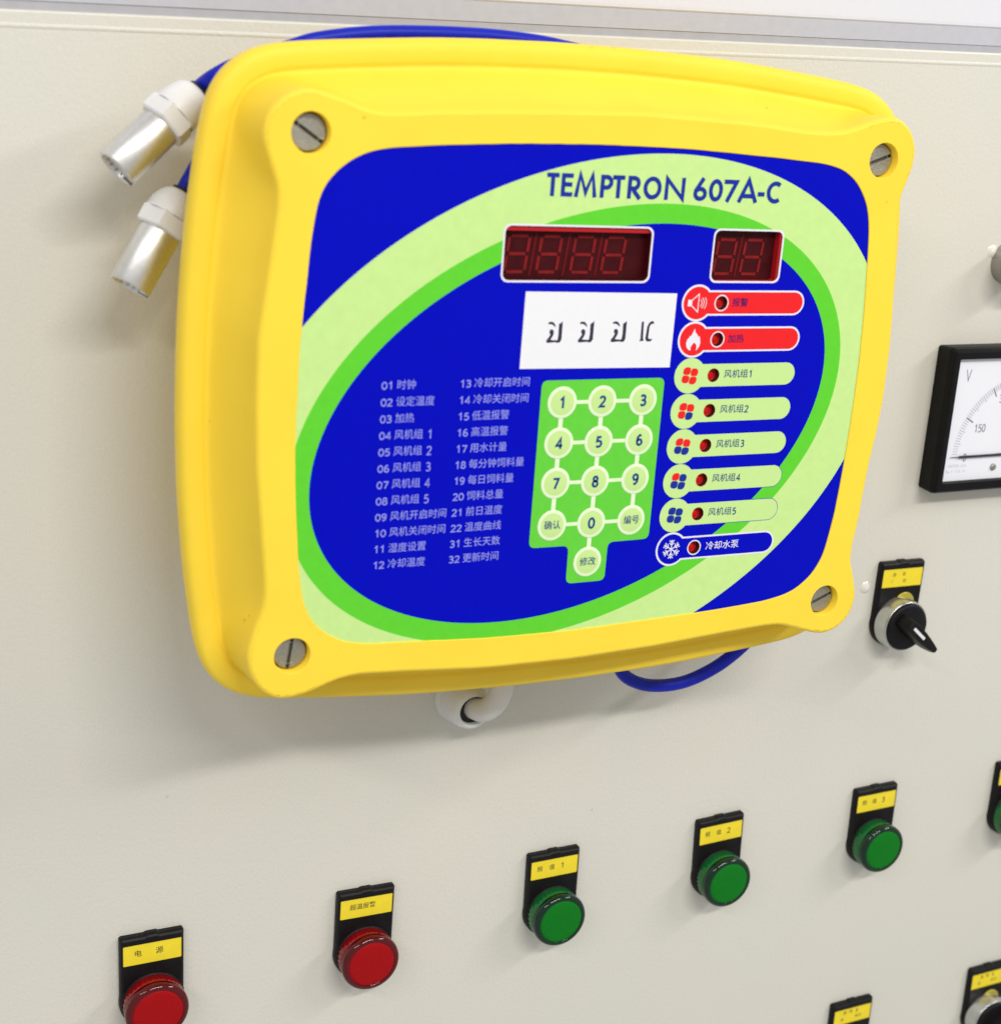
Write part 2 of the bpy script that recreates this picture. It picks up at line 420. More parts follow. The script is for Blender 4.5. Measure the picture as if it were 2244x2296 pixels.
# ================================================================== THE YELLOW CONTROLLER
CTR = (163.05, 0.0, 268.78)
ROT = 0.03287
box = empty('temperature_controller', CTR,
            'yellow wall mounted temperature controller with blue and green faceplate, keypad and red displays', 'controller', ROT)
PR = [124.8, 124.8, 125.1, 125.4, 125.7, 126.2, 126.9, 127.6, 128.5, 129.5, 130.6, 131.9, 133.4, 135.0, 136.8, 138.6, 140.1, 141.1, 141.3, 141.0, 139.8, 137.8, 134.7, 131.2, 127.5, 124.1, 121.1, 118.3, 115.7, 113.3, 111.2, 109.3, 107.6, 106.0, 104.6, 103.4, 102.3, 101.3, 100.4, 99.6, 99.0, 98.4, 98.0, 97.7, 97.5, 97.4, 97.5, 97.6, 97.9, 98.2, 98.7, 99.2, 99.9, 100.8, 101.7, 102.8, 104.1, 105.4, 107.0, 108.6, 110.4, 112.5, 114.7, 117.2, 119.9, 122.8, 125.9, 129.4, 132.9, 136.0, 138.3, 139.9, 140.8, 141.0, 140.2, 138.6, 136.8, 135.1, 133.4, 131.8, 130.4, 129.3, 128.3, 127.4, 126.7, 126.2, 125.6, 125.1, 124.8, 124.6, 124.6, 124.8, 125.0, 125.4, 125.9, 126.4, 127.1, 127.9, 128.8, 129.9, 131.1, 132.4, 134.0, 135.7, 137.5, 139.3, 141.0, 142.1, 142.4, 141.9, 140.5, 138.5, 135.5, 132.0, 128.2, 124.7, 121.6, 118.8, 116.2, 114.0, 111.9, 110.0, 108.3, 106.8, 105.3, 104.0, 102.8, 101.8, 100.8, 100.1, 99.4, 98.9, 98.5, 98.2, 98.0, 97.9, 97.8, 97.9, 98.1, 98.4, 98.8, 99.4, 100.0, 100.8, 101.8, 102.8, 104.1, 105.4, 107.0, 108.7, 110.7, 112.8, 115.1, 117.6, 120.3, 123.3, 126.5, 130.0, 133.3, 136.5, 139.0, 140.5, 141.4, 141.4, 140.7, 139.2, 137.5, 135.9, 134.4, 132.8, 131.4, 130.1, 129.0, 128.0, 127.2, 126.4, 125.9, 125.4, 125.1, 124.9]
GR = [140.7, 140.7, 140.9, 141.2, 141.6, 142.0, 142.6, 143.3, 144.0, 144.8, 145.9, 147.1, 148.6, 150.2, 152.1, 154.7, 159.6, 166.5, 171.2, 173.0, 172.6, 169.7, 161.3, 150.3, 143.6, 139.1, 135.3, 132.3, 129.6, 127.2, 125.0, 122.9, 121.0, 119.2, 117.5, 116.1, 114.8, 113.7, 112.7, 111.9, 111.2, 110.7, 110.3, 110.0, 109.7, 109.6, 109.5, 109.6, 109.8, 110.1, 110.6, 111.2, 112.0, 112.9, 113.9, 115.1, 116.5, 118.0, 119.7, 121.6, 123.6, 125.9, 128.5, 131.2, 134.1, 137.4, 141.1, 146.6, 156.6, 165.8, 169.9, 171.5, 171.1, 168.0, 161.3, 154.9, 151.6, 149.5, 147.8, 146.3, 145.0, 143.9, 143.1, 142.5, 142.1, 141.7, 141.0, 140.4, 140.0, 139.7, 139.6, 139.5, 139.6, 139.9, 140.3, 140.8, 141.3, 142.0, 142.8, 143.8, 145.1, 146.5, 148.1, 150.0, 152.5, 156.6, 163.4, 169.2, 172.3, 173.6, 173.2, 170.4, 162.7, 151.6, 144.9, 140.7, 137.2, 134.0, 131.2, 128.7, 126.4, 124.4, 122.5, 120.9, 119.4, 118.0, 116.7, 115.5, 114.4, 113.5, 112.8, 112.2, 111.7, 111.4, 111.2, 111.0, 111.0, 111.0, 111.2, 111.5, 111.9, 112.5, 113.3, 114.1, 115.2, 116.3, 117.5, 118.9, 120.5, 122.2, 124.2, 126.4, 128.8, 131.6, 134.6, 138.0, 141.9, 147.3, 157.1, 167.2, 171.9, 173.6, 173.0, 169.9, 163.5, 156.8, 153.4, 151.2, 149.4, 147.7, 146.0, 144.5, 143.2, 142.2, 141.7, 141.3, 141.1, 140.9, 140.8, 140.8]
FR = [160.92, 160.94, 161.01, 161.12, 161.26, 161.43, 161.63, 161.87, 162.16, 162.5, 162.88, 163.31, 163.77, 164.26, 164.77, 165.32, 165.9, 166.52, 167.19, 167.9, 168.67, 169.49, 170.35, 171.24, 172.16, 173.12, 174.12, 175.18, 176.3, 177.45, 178.64, 179.86, 181.09, 182.3, 183.45, 184.43, 185.17, 185.61, 185.73, 185.5, 184.93, 184.02, 182.77, 181.19, 179.31, 177.21, 175.01, 172.78, 170.6, 168.48, 166.46, 164.52, 162.65, 160.87, 159.16, 157.53, 155.98, 154.5, 153.1, 151.75, 150.47, 149.24, 148.07, 146.94, 145.86, 144.82, 143.82, 142.88, 141.99, 141.14, 140.34, 139.57, 138.84, 138.15, 137.52, 136.93, 136.38, 135.88, 135.43, 135.02, 134.65, 134.32, 134.03, 133.76, 133.51, 133.3, 133.11, 132.97, 132.87, 132.81, 132.79]
def polar(T, N=720):
    out = []
    for i in range(N):
        a = 360.0*i/N; q = a % 180; q = 180-q if q > 90 else q
        k = min(int(q), 89); t = q-k
        g = lambda j: T[abs(j)] if j <= 90 else T[180-j]
        p0, p1, p2, p3 = g(k-1), g(k), g(k+1), g(k+2)
        r = 0.5*((2*p1)+(p2-p0)*t+(2*p0-5*p1+4*p2-p3)*t*t+(3*p1-p0-3*p2+p3)*t**3)
        out.append((r*cos(radians(a)), r*sin(radians(a))))
    return out
def polar_full(T, N=720):
    n = len(T); out = []
    for i in range(N):
        q = n*i/N; k = int(q); t = q-k; g = lambda j: T[j % n]
        p0, p1, p2, p3 = g(k-1), g(k), g(k+1), g(k+2)
        r = 0.5*((2*p1)+(p2-p0)*t+(2*p0-5*p1+4*p2-p3)*t*t+(3*p1-p0-3*p2+p3)*t**3)
        a = 2*pi*i/N; out.append((r*cos(a), r*sin(a)))
    return out
Pp, Gp, Fp = polar_full(PR), polar_full(GR), polar(FR)
ring = lambda pts, y: [(p[0], y, p[1]) for p in pts]
lerp = lambda A, B, t: [(a[0]+(b[0]-a[0])*t, a[1]+(b[1]-a[1])*t) for a, b in zip(A, B)]
FRONT = -95.0
SCREWS = [(-122.5, 96.3), (122.6, 96.3), (-122.9, -96.6), (123.6, -96.0)]
# cover: rolled flange, forward lip, concave wall rising to the raised front frame
mb = MB()
L7 = offset(Fp, 9.6)
rings = [ring(offset(Fp, 6), -54), ring(offset(Fp, 3.2), -56.5), ring(offset(Fp, 1.2), -58.6), ring(offset(Fp, .2), -61.5), ring(Fp, -65.5), ring(offset(Fp, 0.35), -67.6),
         ring(offset(Fp, 1.2), -69.4), ring(offset(Fp, 2.6), -70.2), ring(offset(Fp, 5.0), -70.35), ring(offset(Fp, 8.0), -70.3), ring(offset(Fp, 8.8), -70.0), ring(L7, -69.3)]
for t, y in ((.06, -69.3), (.16, -70.4), (.32, -73.3), (.50, -77.2), (.65, -80.9), (.78, -84.4), (.88, -87.8), (.955, -91.2), (1.0, -93.6)):
    rings.append(ring(lerp(L7, Gp, t), y))
rings += [ring(offset(Gp, .25), -94.2), ring(offset(Gp, .8), -94.75), ring(offset(Gp, 1.6), FRONT)]
mb.rings(rings, True)
HR = 7.35
mb.flat(offset(Gp, 1.6)[::2], [Pp[::2]] + [circle(x, z, HR, 40) for x, z in SCREWS], FRONT)
mb.rings([ring(Pp, FRONT), ring(offset(Pp, .25), FRONT+.15), ring(offset(Pp, .3), FRONT+0.62)], False)
for x, z in SCREWS:
    mb.rings([ring(circle(x, z, HR, 40), FRONT), ring(circle(x, z, HR-.25, 40), FRONT+.3), ring(circle(x, z, HR-.3, 40), FRONT+9)], True)
mb.build('cover', YEL, box)
# rear shell behind the flange, down to the wall
mb = MB()
mb.rings([ring(offset(Fp, 30), 0.2), ring(offset(Fp, 28), -3), ring(offset(Fp, 24), -45), ring(offset(Fp, 9), -55)], True)
mb.build('rear_shell', YEL, box)
# four slotted screws sunk in the lobes
for (x, z), ang in zip(SCREWS, (-33, 20, 82, 22)):
    mb = MB(); sw = 0.7
    mb.lathe([(0, 6.45), (5.0, 6.45), (5.35, 6.3), (5.5, 6.1)], (0, 0, 0), n=40, cap1=False)
    y = -5.5; a = math.asin(sw/6.1)
    for sgn in (0, pi):
        p = [(6.1*cos(t+sgn), 6.1*sin(t+sgn)) for t in [a+(pi-2*a)*i/20 for i in range(21)]]
        mb.flat(p, (), y)
        # slot wall
        mb.add([(p[0][0], y, p[0][1]), (p[-1][0], y, p[-1][1]), (p[-1][0], y+1.5, p[-1][1]), (p[0][0], y+1.5, p[0][1])], [(0, 1, 2, 3)])
    mb.add([(-6.2, y+1.4, -sw), (6.2, y+1.4, -sw), (6.2, y+1.4, sw), (-6.2, y+1.4, sw)], [(0, 1, 2, 3)], False, 1)
    # faint turning marks and a burr
    mb.lathe([(5.5, 4.4), (5.56, 4.3), (5.5, 4.2)], (0, 0.01, 0), n=40, cap1=False)
    o = mb.build('screw', [STEEL, SLOT], box, (x, FRONT+8.9, z), (0, -radians(ang), 0))

# ---- faceplate
YP = FRONT + 0.5
UL = 51.7; LEDZ = [37.6 - 14.78*j for j in range(8)]; ICX = 40.5
D1 = (-47.0, 45.4, 17.2, 67.2); D2 = (44.7, 45.7, 78.3, 67.2)
D1i = rrect(D1[0]+.75, D1[1]+.75, D1[2]-.75, D1[3]-.75, 2.5); D2i = rrect(D2[0]+.75, D2[1]+.75, D2[2]-.75, D2[3]-.75, 2.5)
LR = 2.85
ledholes = [circle(UL, z, LR, 28) for z in LEDZ]
mb = MB()
mb.flat(offset(Pp, .3)[::2], [D1i, D2i] + ledholes, YP)
face = mb.build('faceplate', OVERLAY, box)
LY = lambda k: YP - 0.03*k
def sub(name, mb_, m, parent=face): return mb_.build(name, m, parent)

# title: geometric sans drawn as pen strokes
mb = MB(); zb, zt = 77.6, 86.2; wd = 1.35; h = wd/2
wd = 1.7; h = wd/2
T = []
T += [[(-30.9, zt-h), (-25.7, zt-h)], [(-28.3, zt-wd), (-28.3, zb)]]
T += [[(-23.9, zb), (-23.9, zt)], [(-23.3, zt-h), (-19.8, zt-h)], [(-23.3, (zb+zt)/2+.2), (-20.1, (zb+zt)/2+.2)], [(-23.3, zb+h), (-19.8, zb+h)]]
T += [[(-18.3, zb), (-16.9, zt-.2), (-14.3, zb+1.6), (-11.7, zt-.2), (-10.3, zb)]]
T += [[(-7.3, zb), (-7.3, zt)], [(-6.7, zt-h), (-5.6, zt-h)] + arc(-5.5, zt-h-1.95, 1.95, 80, -80, 10) + [(-5.6, zt-h-3.9), (-6.7, zt-h-3.9)]]
T += [[(-3.0, zt-h), (2.3, zt-h)], [(-.35, zt-wd), (-.35, zb)]]
T += [[(4.5, zb), (4.5, zt)], [(5.1, zt-h), (6.3, zt-h)] + arc(6.4, zt-h-1.95, 1.95, 80, -80, 10) + [(6.3, zt-h-3.9), (5.1, zt-h-3.9)], [(6.2, zt-h-4.4), (9.3, zb)]]
T += [[(14.6+(4.0-h)*cos(radians(a)), (zb+zt)/2+(4.35-h)*sin(radians(a))) for a in range(0, 361, 12)]]
T += [[(20.9, zb), (20.9, zt-.6), (28.3, zb+.6), (28.3, zt)]]
T += [[(36.2+(3.1-h)*cos(radians(a)), zb+2.75+(2.75-h)*sin(radians(a))) for a in range(0, 361, 12)], [(37.3, zt+.2), (33.9, zb+3.6)]]
T += [[(43.3+(3.2-h)*cos(radians(a)), (zb+zt)/2+(4.35-h)*sin(radians(a))) for a in range(0, 361, 12)]]
T += [[(46.9, zt-h), (52.6, zt-h), (48.7, zb)]]
T += [[(54.3, zb), (58.3, zt), (62.3, zb)], [(55.9, zb+2.5), (60.7, zb+2.5)]]
T += [[(63.0, zb+3.4), (66.2, zb+3.4)]]
T += [[(71.3+(4.1-h)*cos(radians(a)), (zb+zt)/2+(4.35-h)*sin(radians(a))) for a in range(52, 309, 8)]]
for g in T: pass
strokes(mb, T, wd, LY(2))
sub('title_lettering', mb, NAVY)

# ---- two red seven segment displays
def segdigit(mb, cx, cz, y, mi, only=None, w=4.2, hh=6.8, sl=0.11, t=0.75):
    f = lambda x, z: (cx + x + sl*z, cz + z)
    seg = {'a': ((-w, hh), (w, hh)), 'g': ((-w, 0), (w, 0)), 'd': ((-w, -hh), (w, -hh)),
           'f': ((-w, hh), (-w, 0)), 'b': ((w, hh), (w, 0)), 'e': ((-w, 0), (-w, -hh)), 'c': ((w, 0), (w, -hh))}
    L = []
    for k, (p, q) in seg.items():
        if only and k not in only: continue
        P, Q = Vector(p), Vector(q); d = (Q-P).normalized()*0.75
        L.append([f(*(P+d)), f(*(Q-d))])
    strokes(mb, L, t*1.5, y, mi)
DD = 4.2     # depth of the display well
def disp_in(parent, hole, digits, divs, strip):
    mb = MB(); mb.flat(hole, (), YP+DD)
    mb.build('display_floor', DISP_D, parent)
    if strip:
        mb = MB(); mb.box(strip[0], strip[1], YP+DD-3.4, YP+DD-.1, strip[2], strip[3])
        mb.build('display_rim', DISP_R, parent)  # light leaking at the filter edge, put into the strip's brighter red
    for cx, cz, only in digits:
        mb = MB(); segdigit(mb, cx, cz, YP+DD-.25, 0, only)
        mb.build('digit', SEG, parent)
    mb = MB()
    for x in divs:
        strokes(mb, [[(x-.9, 47.4), (x+1.2, 65.0)]], .7, YP+DD-.2)
    mb.build('digit_gap', SEGL, parent)
# labels of sub-parts allowed; parents kept at part level so depth stays at three
def make_display(rect, hole, digits, divs, strip, label, wallm):
    mb = MB(); mb.flat(rrect(*rect, 3.0), [hole], LY(1.2))
    mb.rings([ring(hole, LY(1.2)), ring(hole, YP+.3)], False)
    fr = mb.build('display', OFFW, box); fr['label'] = label
    mb = MB(); mb.rings([ring(hole, YP+.3), ring(hole, YP+DD)], False)
    mb.build('well_wall', wallm, fr)
    disp_in(fr, hole, digits, divs, strip)
dz = 55.6
make_display(D1, D1i, [(-39.0, dz, None), (-25.5, dz, None), (-11.0, dz, None), (2.4, dz, None)], [-32.4, -18.2, -4.2],
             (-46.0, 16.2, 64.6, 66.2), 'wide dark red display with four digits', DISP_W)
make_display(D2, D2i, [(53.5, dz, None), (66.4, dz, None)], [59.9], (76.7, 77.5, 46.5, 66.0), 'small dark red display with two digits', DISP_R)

# ---- white paper sticker with four rubber-stamped marks
mb = MB()
mb.slab([(-36.3, 12.3), (30.5, 11.7), (30.5, 41.4), (-36.1, 42.0)], YP-.01, YP-.16, .04)
st = mb.build('paper_sticker', PAPER, box)
mb = MB()
def blob(mb, pts, y, mi=0): mb.flat(offset(pts, -.16), (), y, mi)
for gx in (-22.4, -8.7, 5.8):
    g = lambda P: [(gx+a, 26.4+b) for a, b in P]
    blob(mb, g([(-2.9, 3.2), (-2.2, 3.3), (-1.2, 3.0), (-0.1, 2.2), (-.3, 2.9), (-1.2, 3.8), (-2.4, 3.9), (-3.0, 3.6)]), YP-.175)
    blob(mb, g([(1.6, 3.0), (2.3, 3.4), (2.9, 3.9), (2.9, -2.8), (2.3, -3.9), (1.0, -4.0), (.8, -3.4), (1.5, -3.1), (1.7, -1.0)]), YP-.178)
    blob(mb, g([(-2.2, .6), (-1.6, 1.0), (-.8, .6), (-.6, -.6), (-1.2, -1.9), (-2.0, -3.0), (-.8, -3.2), (.9, -3.3), (.9, -3.7), (-2.6, -4.0), (-3.3, -3.8), (-3.3, -3.3), (-2.2, -1.8), (-1.7, -.8), (-2.2, -.2)]), YP-.181)
g = lambda P: [(18.3+a, 26.4+b) for a, b in P]
blob(mb, g([(-2.6, 3.6), (-1.9, 3.8), (-1.6, -3.0), (-1.2, -3.6), (-2.8, -3.8), (-2.5, -3.0)]), YP-.175)
blob(mb, g([(2.4, 3.9), (2.8, 3.2), (1.6, 3.0), (.9, 2.0), (.7, -2.6), (1.2, -3.2), (2.6, -3.2), (2.0, -3.9), (.4, -3.9), (-.3, -3.0), (.1, 1.8), (.7, 3.1), (1.6, 3.9)]), YP-.178)
mb.build('stamped_mark', STK_INK, st)

# ---- printed function list: twelve rows in two columns
rows1 = ["时钟", "设定温度", "加热", "风机组 1", "风机组 2", "风机组 3", "风机组 4", "风机组 5", "风机开启时间", "风机关闭时间", "湿度设置", "冷却温度"]
rows2 = ["冷却开启时间", "冷却关闭时间", "低温报警", "高温报警", "用水计量", "每分钟饲料量", "每日饲料量", "饲料总量", "前日温度", "温度曲线", "生长天数", "更新时间"]
num2 = ["13", "14", "15", "16", "17", "18", "19", "20", "21", "22", "31", "32"]
for i in range(12):
    z = 7.0 - 6.36*i
    mb = MB()
    numeral(mb, "%02d" % (i+1), -92.0, z, 2.75, 3.4, .44, LY(1))
    text_mesh(rows1[i].rstrip(' 12345'), 4.0, -86.2, z, LY(1), .98, 0.0, mb=mb)
    if rows1[i][-1].isdigit(): numeral(mb, rows1[i][-1], -72.6, z, 3.4, 3.2, .42, LY(1))
    sub('list_entry', mb, LIST_INK)
    mb = MB()
    numeral(mb, num2[i], -60.6, z, 2.75, 3.4, .44, LY(1))
    text_mesh(rows2[i], 4.0, -54.9, z, LY(1), .99, 0.0, mb=mb)
    sub('list_entry', mb, LIST_INK)

# ---- green keypad
KP = rpoly([(-26.2, 7.5), (-26.2, -60.7), (-8.3, -60.9), (-8.1, -77.2), (9.8, -77.1), (9.8, -60.6), (28.9, -60.4), (28.8, 7.5)], 2.8)
mb = MB(); mb.slab(KP, YP-.01, YP-.12, .05)
kp = mb.build('keypad', GR_M, box)
KX = [-16.7, 1.1, 19.6]; KZ = [-1.4, -17.8, -34.2, -51.7]
mb = MB(); ky = YP-.15
for z in KZ:
    for a in (0, 1): mb.add([(KX[a]+6, ky, z-.75), (KX[a+1]-6, ky, z-.75), (KX[a+1]-6, ky, z+.75), (KX[a]+6, ky, z+.75)], [(0, 1, 2, 3)])
for x in KX:
    for a in range(3): mb.add([(x-.95, ky, KZ[a+1]+6), (x+.95, ky, KZ[a+1]+6), (x+.95, ky, KZ[a]-6), (x-.95, ky, KZ[a]-6)], [(0, 1, 2, 3)])
mb.add([(1.0-.95, ky, -62.4), (1.0+.95, ky, -62.4), (1.0+.95, ky, -57.7), (1.0-.95, ky, -57.7)], [(0, 1, 2, 3)])
mb.build('link_lines', PALE_G, kp)
kt = [["1", "2", "3"], ["4", "5", "6"], ["7", "8", "9"], ["确认", "0", "编号"]]
def key(x, z, s):
    mb = MB()
    P = [(0.0, 6.4), (0.14, 6.35), (0.2, 6.2), (0.22, 5.15)]
    mb.lathe(P, (0, 0, 0), n=40, cap1=False)
    mb.lathe([(0.22, 5.15), (.32, 4.2), (.40, 2.6), (.43, 0.01)], (0, 0, 0), n=40, mi=1, cap1=False)
    if len(s) == 1: numeral(mb, s, -1.35, 0, 4.3, 4.4, .92, -.50, 2)
    else: text_mesh(s, 3.9, 0, 0, -.50, 0.95, 0.004, align='CENTER', mb=mb, mi=2)
    o = mb.build('key', [PALE_G, LG, TEAL], kp, (x, YP-.10, z))
for r in range(4):
    for c in range(3): key(KX[c], KZ[r], kt[r][c])
key(0.95, -68.3, "修改")

# ---- eight indicator bars, each with an icon, a sunken red lamp and its name
def keyhole(r, hb, xe, z):
    a = math.degrees(math.asin(hb/r))
    return arc(ICX, z, r, a, 360-a, 40) + arc(xe-hb, z, hb, -90, 90, 12)
names = ["报警", "加热", "风机组1", "风机组2", "风机组3", "风机组4", "风机组5", "冷却水泵"]
def petals(mb, z, cols):
    # four blade fan, order: top left, top right, bottom left, bottom right
    for (sx, sz), mi, k in zip(((-1, 1), (1, 1), (-1, -1), (1, -1)), cols, range(4)):
        cx, cz = ICX + sx*1.78 + sz*.22, z + sz*1.70 - sx*.28
        P = []
        for i in range(24):
            a = 2*pi*(i+.5)/24; ex = .62 if cos(a)*sx < 0 or sin(a)*sz < 0 else .95
            px = math.copysign(abs(cos(a))**ex*1.72, cos(a)); pz = math.copysign(abs(sin(a))**ex*1.60, sin(a))
            P.append((cx+px+.15*pz, cz+pz-.08*px))
        mb.flat(P, (), LY(5)-.002*k, mi)
for j, z in enumerate(LEDZ):
    hole = ledholes[j]; kind = 'r' if j < 2 else ('b' if j == 7 else 'g')
    xe = 91.8
    outm, inm = {'r': (OFFW, RED_M), 'g': (BL_M, LG), 'b': (OFFW, BL_M)}[kind]
    mb = MB()
    if kind == 'g': r0, h0, r1, h1, x0, x1 = 7.42, 4.95, 7.3, 4.7, xe+.25, xe
    else: r0, h0, r1, h1, x0, x1 = 7.4, 5.1, 6.55, 4.35, xe+.3, xe-.5
    mb.flat(keyhole(r0, h0, x0, z), [hole], LY(2), 0)
    mb.flat(keyhole(r1, h1, x1, z), [hole], LY(3.2), 1)
    if kind != 'g':
        mb.flat(circle(UL, z, 3.35, 28), [hole], LY(4), 0)
    ind = mb.build('indicator', [outm, inm], box)
    ind['label'] = {'r': 'red', 'g': 'light green', 'b': 'blue'}[kind] + ' indicator bar reading ' + names[j]
    mb = MB()
    # red diffuser at the bottom of a short dark well
    mb.lathe([(0.0, LR), (-3.0, LR)], (UL, YP, z), n=28, cap1=False, mi=1)
    mb.lathe([(-3.0, LR), (-2.8, LR*.8), (-2.5, LR*.4), (-2.4, .02)], (UL, YP, z), n=28, cap1=False)
    mb.build('indicator_lamp', [LEDM, LEDW], ind)
    mb = MB()
    if kind == 'g':
        text_mesh(names[j][:3], 3.75, UL+5.0, z+.2, LY(5), 1.05, 0.006, mb=mb); m = TEAL
        numeral(mb, names[j][3], UL+17.2, z+.2, 2.9, 3.0, .5, LY(5))
    elif kind == 'r': text_mesh(names[j], 3.7, UL+5.0, z, LY(5), 1.05, 0.012, mb=mb); m = DARKP
    else: text_mesh(names[j], 3.9, UL+5.6, z, LY(5), 1.08, 0.006, mb=mb); m = OFFW
    mb.build('lettering', m, ind)
    mb = MB()
    if kind == 'g':
        n_red = 4-(j-2)
        order = {4: (0, 0, 0, 0), 3: (0, 0, 0, 1), 2: (0, 0, 1, 1), 1: (0, 1, 1, 1), 0: (1, 1, 1, 1)}[n_red]
        petals(mb, z, order); mb.build('fan_icon', [RED_M, NAVY], ind)
    elif j == 0:
        mb.flat([(ICX-4.6, z-1.3), (ICX-2.6, z-1.3), (ICX-2.6, z+1.3), (ICX-4.6, z+1.3)], (), LY(5))
        strokes(mb, [[(ICX-2.6, z+1.2), (ICX+.3, z+3.6), (ICX+.3, z-3.6), (ICX-2.6, z-1.2)]], .4, LY(5.2))
        strokes(mb, [arc(ICX+.2, z, 1.7, -55, 55, 8), arc(ICX+.2, z, 2.7, -50, 50, 8), arc(ICX+.4, z, 3.6, -40, 40, 8)], .3, LY(5.4))
        mb.build('speaker_icon', OFFW, ind)
    elif j == 1:
        q = 1.05
        P = [(0, 4.3), (.3, 3.0), (1.5, 1.8), (1.8, .9), (2.3, 1.5), (2.8, .1), (3.0, -1.2), (2.7, -2.7), (1.7, -4.0), (1.3, -4.1), (1.6, -3.0), (1.2, -1.9), (.4, -1.1), (-.1, -1.4), (-.8, -2.3), (-1.2, -3.2), (-.9, -4.1), (-1.9, -4.0), (-3.0, -2.9), (-3.3, -1.3), (-2.9, .2), (-2.1, .8), (-2.0, 1.5), (-1.5, 1.3), (-.9, 2.3), (-.5, 3.3)]
        mb.flat([(ICX+a*q, z+b*q) for a, b in P], (), LY(5)); mb.build('flame_icon', OFFW, ind)
    else:
        L = []
        for k in range(6):
            a = radians(90+60*k); d = Vector((cos(a), sin(a))); n_ = Vector((-d.y, d.x)); c = Vector((ICX, z))
            L.append([tuple(c+d*.1), tuple(c+d*4.1)])
            for rr in (1.9, 3.0):
                L.append([tuple(c+d*(rr+.9)+n_*1.15), tuple(c+d*rr), tuple(c+d*(rr+.9)-n_*1.15)])
        strokes(mb, L, .45, LY(5)); mb.build('snowflake_icon', OFFW, ind)

# ================================================================== BLUE CABLES, SENSOR GLANDS, CONDUIT
def sensor(name, A, J, B, label, notch):
    """metal sleeve from A to J, white nylon gland from J to B"""
    A, J, B = Vector(A), Vector(J), Vector(B); ax = (B-A).normalized()
    LJ = (J-A).length; LB = (B-A).length
    t = bpy.data.objects.new(name, None); COL.objects.link(t); t.empty_display_size = .01
    t.location = A*S; tag(t, label, 'sensor')
    o = Vector((0, 0, 0))
    mb = MB()
    mb.lathe([(2.0, 6.4), (0.3, 6.7), (0.0, 7.1), (0.15, 7.7), (0.6, 8.0), (LJ-1, 8.0), (LJ, 7.8)], o, ax, 48, cap1=False)
    mb.lathe([(2.0, 6.4), (2.01, 0.01)], o, ax, 32, cap1=False)
    mb.build('metal_sleeve', CHROME, t)
    U = ax.orthogonal().normalized() if notch is None else (Vector(notch) - ax*Vector(notch).dot(ax)).normalized()
    V = ax.cross(U)
    mb = MB()
    c0 = U*4.5
    vs = []
    for a, b, c in ((-1, 0, -.3), (3.1, 0, -.3), (3.1, 0, .3), (-1, 0, .3)):
        vs.append(c0 + U*a + V*(c*6) + ax*(-.06))
    mb.add(vs, [(0, 1, 2, 3)])
    mb.build('slot', SLOT, t)
    # hexagon nut
    mb = MB(); hr = 10.4; R = []
    for d, r in ((LJ-.2, hr-.9), (LJ+.5, hr), (LJ+6.2, hr), (LJ+7.0, hr-.8)):
        R.append([ax*d + U*(r*cos(pi/3*i+.35)) + V*(r*sin(pi/3*i+.35)) for i in range(6)])
    mb.rings(R, False, True, True, True)
    mb.build('hexagon_nut', NYLON, t)
    mb = MB()
    mb.lathe([(LJ+6.6, 9.2), (LJ+8.5, 9.2), (LJ+11, 8.8), (LB-3, 7.4), (LB-1.0, 5.8), (LB, 4.2)], o, ax, 40, cap1=True)
    mb.build('gland_dome', NYLON, t)
    mb = MB(); mb.lathe([(LB-.5, 4.0), (LB+1.2, 3.7), (LB+1.3, 2.0)], o, ax, 24); mb.build('rubber_seal', RUBBER, t)
    return B, ax
B1, a1 = sensor('cable_sensor', (-11.4, -37, 351.2), (6.2, -33, 366.7), (20.5, -29.8, 379.4),
                'upper of two metal sleeved cable glands left of the yellow controller', (1, -.4, -1))
B2, a2 = sensor('cable_sensor', (-8.0, -37, 308.3), (5.2, -33, 327.8), (13.9, -29.9, 342.2),
                'lower of two metal sleeved cable glands left of the yellow controller', (1, -.4, -1))
def cable(name, pts, r, m, label, cat='cable'):
    P = catmull(pts, 10); mb = MB(); mb.tube(P, r, 16)
    o = mb.build(name, m); tag(o, label, cat); return o
def P3(v): return tuple(v)
cable('blue_cable', [P3(B1+a1*.5), P3(B1+a1*3), (25.5, -35, 384.6), (32, -38, 388.6), (40, -42, 392.0), (51, -46, 396.0), (62, -47, 399.4), (82, -47, 402.2), (105, -47, 403.2), (128, -46, 403.2), (146, -46, 402.2), (162, -45, 400.4), (178, -44, 397), (205, -42, 386), (225, -38, 370)],
      2.9, CABLE, 'blue cable arching over the top edge of the yellow controller')
cable('blue_cable', [P3(B2+a2*.5), P3(B2+a2*7), (25, -31, 360.0), (45, -31, 380.0), (80, -30, 388.0)], 2.6, CABLE,
      'short blue cable end entering the lower metal sleeved gland')
cable('blue_cable', [(212, -30, 150), (214.5, -29, 131), (221.2, -28, 115.8), (231.0, -28, 108.6), (243.6, -28, 105.4), (258.1, -28, 105.6), (273.0, -28, 110.1), (284.8, -28, 116.6), (294, -28, 124), (304, -28, 133), (312, -29, 146)],
      3.15, CABLE, 'blue cable hanging in a loop below the yellow controller')
